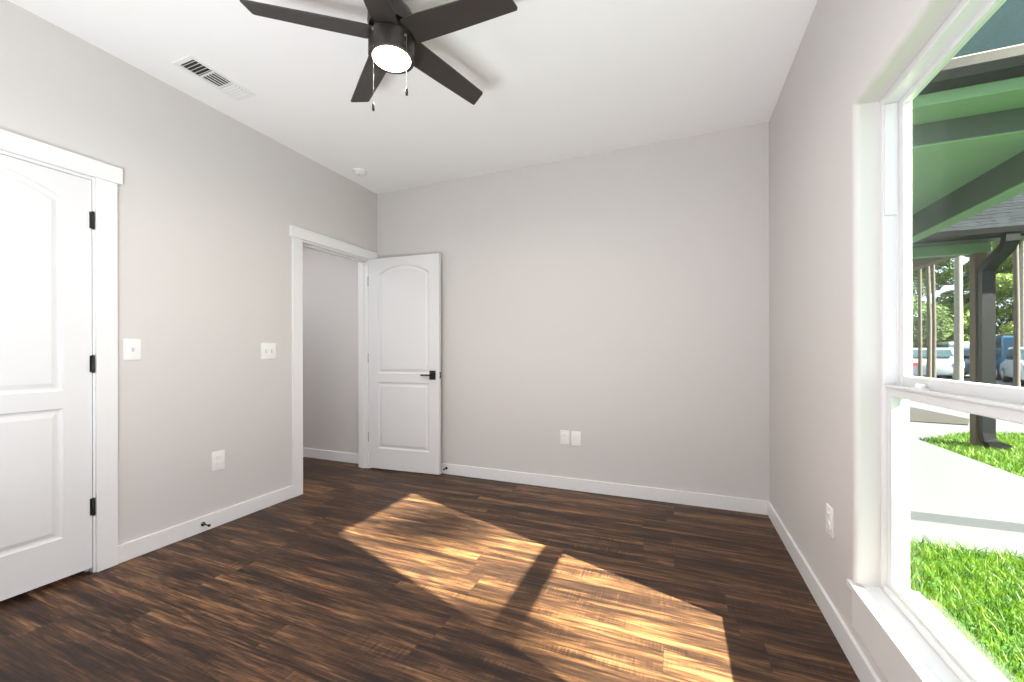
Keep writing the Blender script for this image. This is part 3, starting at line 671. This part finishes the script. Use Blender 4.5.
def duct(name, pts, w, t, m, par, inv):      # rectangular downspout along a polyline
    q = MB(); bm = q.bm; rings = []; pts = [Vector(p) for p in pts]
    for i, p in enumerate(pts):
        d = (pts[min(i + 1, len(pts) - 1)] - pts[max(i - 1, 0)]).normalized(); s_ = Vector((1, 0, 0)) if abs(d.z) > 0.5 else Vector((0, 1, 0))
        s_ = (s_ - d * s_.dot(d)).normalized(); u = d.cross(s_).normalized()
        rings.append([bm.verts.new(p + s_ * a * w + u * c_ * t) for a, c_ in ((-.5, -.5), (.5, -.5), (.5, .5), (-.5, .5))])
    for A, B in zip(rings[:-1], rings[1:]):
        for i in range(4): bm.faces.new((A[i], A[(i + 1) % 4], B[(i + 1) % 4], B[i]))
    bm.faces.new(rings[0]); bm.faces.new(rings[-1]); bmesh.ops.recalc_face_normals(bm, faces=bm.faces)
    return q.build(name, m, par, mtx=inv)
duct('downspout', [(4.17, 7.61, 2.74), (4.17, 7.62, 2.62), (4.165, 7.66, 2.54), (4.13, 7.90, 2.37), (4.12, 7.97, 2.28), (4.12, 7.98, 2.15), (4.12, 7.98, -0.05), (4.13, 7.97, -0.14), (4.19, 7.96, -0.20), (4.32, 7.94, -0.24)], 0.14, 0.10, M['gutter'], fr, jp)

# trees
def leaf_cloud(r, n, blobs, size):
    vs_, fs = [], []
    for _ in range(n):
        c, rad = blobs[r.randrange(len(blobs))]
        while True:
            p = Vector((r.uniform(-1, 1), r.uniform(-1, 1), r.uniform(-1, 1)))
            if p.length <= 1: break
        p = p.normalized() * (p.length ** 0.5)
        p = Vector(c) + Vector((p.x * rad[0], p.y * rad[0], p.z * rad[1]))
        a = Vector((r.gauss(0, 1), r.gauss(0, 1), r.gauss(0, 1))).normalized(); b_ = a.orthogonal().normalized(); s = size * r.uniform(0.6, 1.3); k = len(vs_)
        vs_ += [p - a * s, p - b_ * s * .45, p + a * s, p + b_ * s * .45]; fs.append((k, k + 1, k + 2, k + 3))
    me = bpy.data.meshes.new('foliage'); me.from_pydata([tuple(v) for v in vs_], [], fs); me.update(); return me
def make_tree(seed, h, tr, crown_from, spread, nleaf, size, leafm, barkm, name='tree'):
    r = random.Random(seed)
    e = bpy.data.objects.new(name, None); C.objects.link(e)
    q = MB(); bend = [(r.uniform(-.05, .05) * i / 3, r.uniform(-.05, .05) * i / 3, h * 0.93 * i / 5) for i in range(6)]; bend[0] = (0, 0, -0.1)
    q.tube(bend, tr, 12, tr * 0.35)
    q.lathe([(tr * 1.5, -0.05), (tr * 1.15, 0.12), (tr * 0.98, 0.4)], 12)
    blobs = []
    for i in range(11):
        z = crown_from + (h - crown_from) * (i + 0.5) / 11; a = r.uniform(0, 2 * PI); d = spread * r.uniform(0.3, 0.8) * (1.1 - 0.6 * (i / 11))
        c = (math.cos(a) * d, math.sin(a) * d, z); blobs.append((c, (spread * r.uniform(0.3, 0.5), spread * r.uniform(0.18, 0.3))))
        q.tube([(0, 0, z - 0.5), (c[0] * .5, c[1] * .5, z - 0.15), c], tr * 0.22, 6, tr * 0.07)
    q.build('trunk', M[barkm], e, smooth=True)
    me = leaf_cloud(r, nleaf, blobs, size); me.materials.append(M[leafm])
    f = bpy.data.objects.new('foliage', me); C.objects.link(f); f.parent = e
    return e
protos = [make_tree(1, 15, 0.13, 6.0, 1.2, 9000, 0.09, 'leaf', 'bark_pale'), make_tree(2, 13, 0.075, 6.0, 0.8, 7000, 0.08, 'leaf', 'bark'),
          make_tree(3, 15, 0.085, 6.2, 1.1, 9000, 0.09, 'leaf_dark', 'bark'),
          make_tree(4, 12, 0.16, 1.4, 3.4, 24000, 0.10, 'leaf', 'bark_pale'), make_tree(5, 13, 0.2, 1.8, 3.6, 24000, 0.10, 'leaf_dark', 'bark')]
used = set()
spots = [(0, 9.56, 20.0, 'thick pale-barked tree standing just beside the porch post', 0.3), (1, 9.9, 22.3, 'very thin tree between the pale thick one and the slender ones', 1.1),
         (1, 8.3, 19.0, 'slender tree beyond the mulch bed, nearer than its thin neighbours', 2.2), (1, 10.1, 23.8, 'thin tree closest to the window frame', 0.6),
         (2, 11.1, 20.0, 'dark-trunked tree rising on the far side of the porch post downspout', 3.0), (0, 14.4, 25.6, 'pale-trunked tree near the parked blue van', 4.0)]
back = [(4, 14.5, 36), (3, 19.5, 37.5), (4, 24.8, 38.5), (3, 17, 43), (4, 22, 44), (3, 27.5, 44.5), (4, 11.8, 42), (3, 9.5, 37), (4, 19.5, 50), (3, 25, 50.5), (4, 30.5, 40), (4, 31, 50), (3, 13.5, 49), (3, 36, 46)]
def place_tree(i, x, y, z, rot, label, group=None, sc=1.0):
    if i not in used: o = protos[i]; used.add(i)
    else: o = copy_tree(protos[i]); 
    o.location = (x, y, z); o.rotation_euler.z = rot; o.scale = (sc, sc, sc); tag(o, label, 'tree', group)
    return o
for i, x, y, lab, rot in spots: place_tree(i, x, y, GZ, rot, lab)
for k, (i, x, y) in enumerate(back): place_tree(i, x, y, GZ if y < 46 else 0.3, k * 1.3, 'leafy tree in the woods behind the parking lot', 'woods behind the parking lot', 0.9 + 0.1 * (k % 3))
# tree on the sunny side whose reaching branch dapples the sunlight on the bedroom floor
e = make_tree(9, 13.5, 0.2, 5.0, 2.6, 9000, 0.10, 'leaf', 'bark')
e.location = (15.5, -8.6, GZ); tag(e, 'tall tree on the sunny side of the lawn with one long reaching branch', 'tree')
rb = random.Random(5); me = leaf_cloud(rb, 800, [((0, 4.66, 12.78), (0.26, 0.15)), ((0, 4.90, 12.68), (0.20, 0.12)), ((0, 4.31, 12.12), (0.25, 0.13))], 0.05)
me.materials.append(M['leaf']); o = bpy.data.objects.new('branch_leaves', me); C.objects.link(o); o.parent = e
q = MB(); q.tube([(0, 0, 10.2), (0, 1.8, 11.3), (0, 3.4, 11.8), (0, 4.5, 12.4)], 0.05, 8, 0.012); q.build('branch', M['bark'], e)
# bushes in front of the bank
bsh = None
for k in range(12):
    if bsh is None:
        r = random.Random(11); bl = [((r.uniform(-1.2, 1.2), r.uniform(-.8, .8), r.uniform(.5, 2.2)), (0.9, 0.8)) for _ in range(9)]
        me = leaf_cloud(r, 5000, bl, 0.14); me.materials.append(M['leaf_dark']); o = bpy.data.objects.new('shrub', me); C.objects.link(o); bsh = o
    else: o = bsh.copy(); C.objects.link(o)
    o.location = (14 + k * 1.9, 45.5 + (k % 3) * 1.2, GZ); o.rotation_euler.z = k * 1.1
    tag(o, 'dark green shrub at the foot of the bank', 'shrub', 'shrubs along the bank')

# parked vehicles
def car(x, y, rot, label, paint, L=4.6, Wd=1.8, hh=1.55, van=False):
    e = thing('car', (x, y, GZ + 0.01), label, 'car', rotz=rot)
    h = L / 2; z0 = 0.28
    if van: prof = [(-h, z0), (-h, 0.95), (-h + 0.05, hh - 0.15), (-h + 0.25, hh), (h * 0.42, hh), (h * 0.62, 1.12), (h * 0.95, 0.95), (h, 0.8), (h, z0)]
    else: prof = [(-h, z0), (-h, 0.78), (-h + 0.1, 0.95), (-h * 0.62, 1.0), (-h * 0.38, hh), (h * 0.15, hh), (h * 0.45, 0.98), (h * 0.92, 0.85), (h, 0.7), (h, z0)]
    q = MB(); q.prism(prof, -Wd / 2, Wd / 2, 'y', 0.05); q.build('car_body', M[paint], e, smooth=True)
    gz0 = 1.02
    if van: gl = [(-h + 0.25, gz0 + .1), (-h + 0.3, hh - 0.14), (h * 0.40, hh - 0.14), (h * 0.56, gz0 + .1)]
    else: gl = [(-h * 0.56, gz0), (-h * 0.37, hh - 0.08), (h * 0.13, hh - 0.08), (h * 0.38, gz0)]
    for s in (-1, 1):
        q = MB(); q.prism(gl, s * (Wd / 2 - 0.02), s * (Wd / 2 + 0.006), 'y'); q.build('side_window', M['car_glass'], e)
    wf = [(gl[2][0] + 0.10, gl[2][1] - 0.0), (gl[3][0] + 0.13, gl[3][1]), (gl[3][0] + 0.15, gl[3][1] + .01), (gl[2][0] + 0.12, gl[2][1] + .01)]
    q = MB(); q.prism(wf, -Wd / 2 + 0.15, Wd / 2 - 0.15, 'y'); q.build('windscreen', M['car_glass'], e)
    for s in (-1, 1):
        q = MB(); q.box(-h - 0.01, -h + 0.03, s * (Wd / 2 - 0.2) - 0.15, s * (Wd / 2 - 0.2) + 0.15, 0.7, 0.85); q.build('tail_light', M['red_lamp'], e)
    q = MB(); q.prism([(-h * 0.50 - 0.25, hh - 0.42), (-h * 0.38 - 0.06, hh - 0.08), (-h * 0.38 - 0.09, hh - 0.08), (-h * 0.50 - 0.29, hh - 0.42)] if not van else [(-h + 0.01, 1.1), (-h + 0.11, hh - 0.16), (-h + 0.08, hh - 0.16), (-h - 0.02, 1.1)], -Wd / 2 + 0.15, Wd / 2 - 0.15, 'y'); q.build('rear_window', M['car_glass'], e)
    for sx in (-1, 1):
        for sy in (-1, 1):
            m_ = Matrix.Translation((sx * L * 0.31, sy * (Wd / 2 - 0.08), 0.33)) @ Matrix.Rotation(PI / 2, 4, 'X')
            q = MB(); q.lathe([(0, -0.1), (0.24, -0.1), (0.32, -0.09), (0.33, 0), (0.32, 0.09), (0.24, 0.1), (0, 0.1)], 24, mtx=m_); w_ = q.build('wheel', M['tyre'], e, smooth=True)
            q = MB(); q.lathe([(0, -0.108), (0.19, -0.108), (0.2, -0.09), (0.2, 0.09), (0.19, 0.108), (0, 0.108)], 18, mtx=m_); q.build('rim', M['rim'], w_, smooth=True)
    return e
car(11.6, 27.0, 1.35, 'white sedan parked nearest the window frame under the trees', 'car_white')
car(13.9, 30.0, 1.3, 'silver hatchback parked between the white sedan and the porch post', 'car_silver', L=4.1)
car(16.6, 34.5, 1.3, 'white van parked behind the porch post', 'car_white', L=5.0, hh=1.95, van=True)
car(15.5, 28.0, 1.3, 'tall blue van parked on the far side of the porch post', 'car_blue', L=5.2, Wd=1.95, hh=2.1, van=True)
car(13.9, 23.6, 1.2, 'white sedan parked in front of the tall blue van', 'car_white')
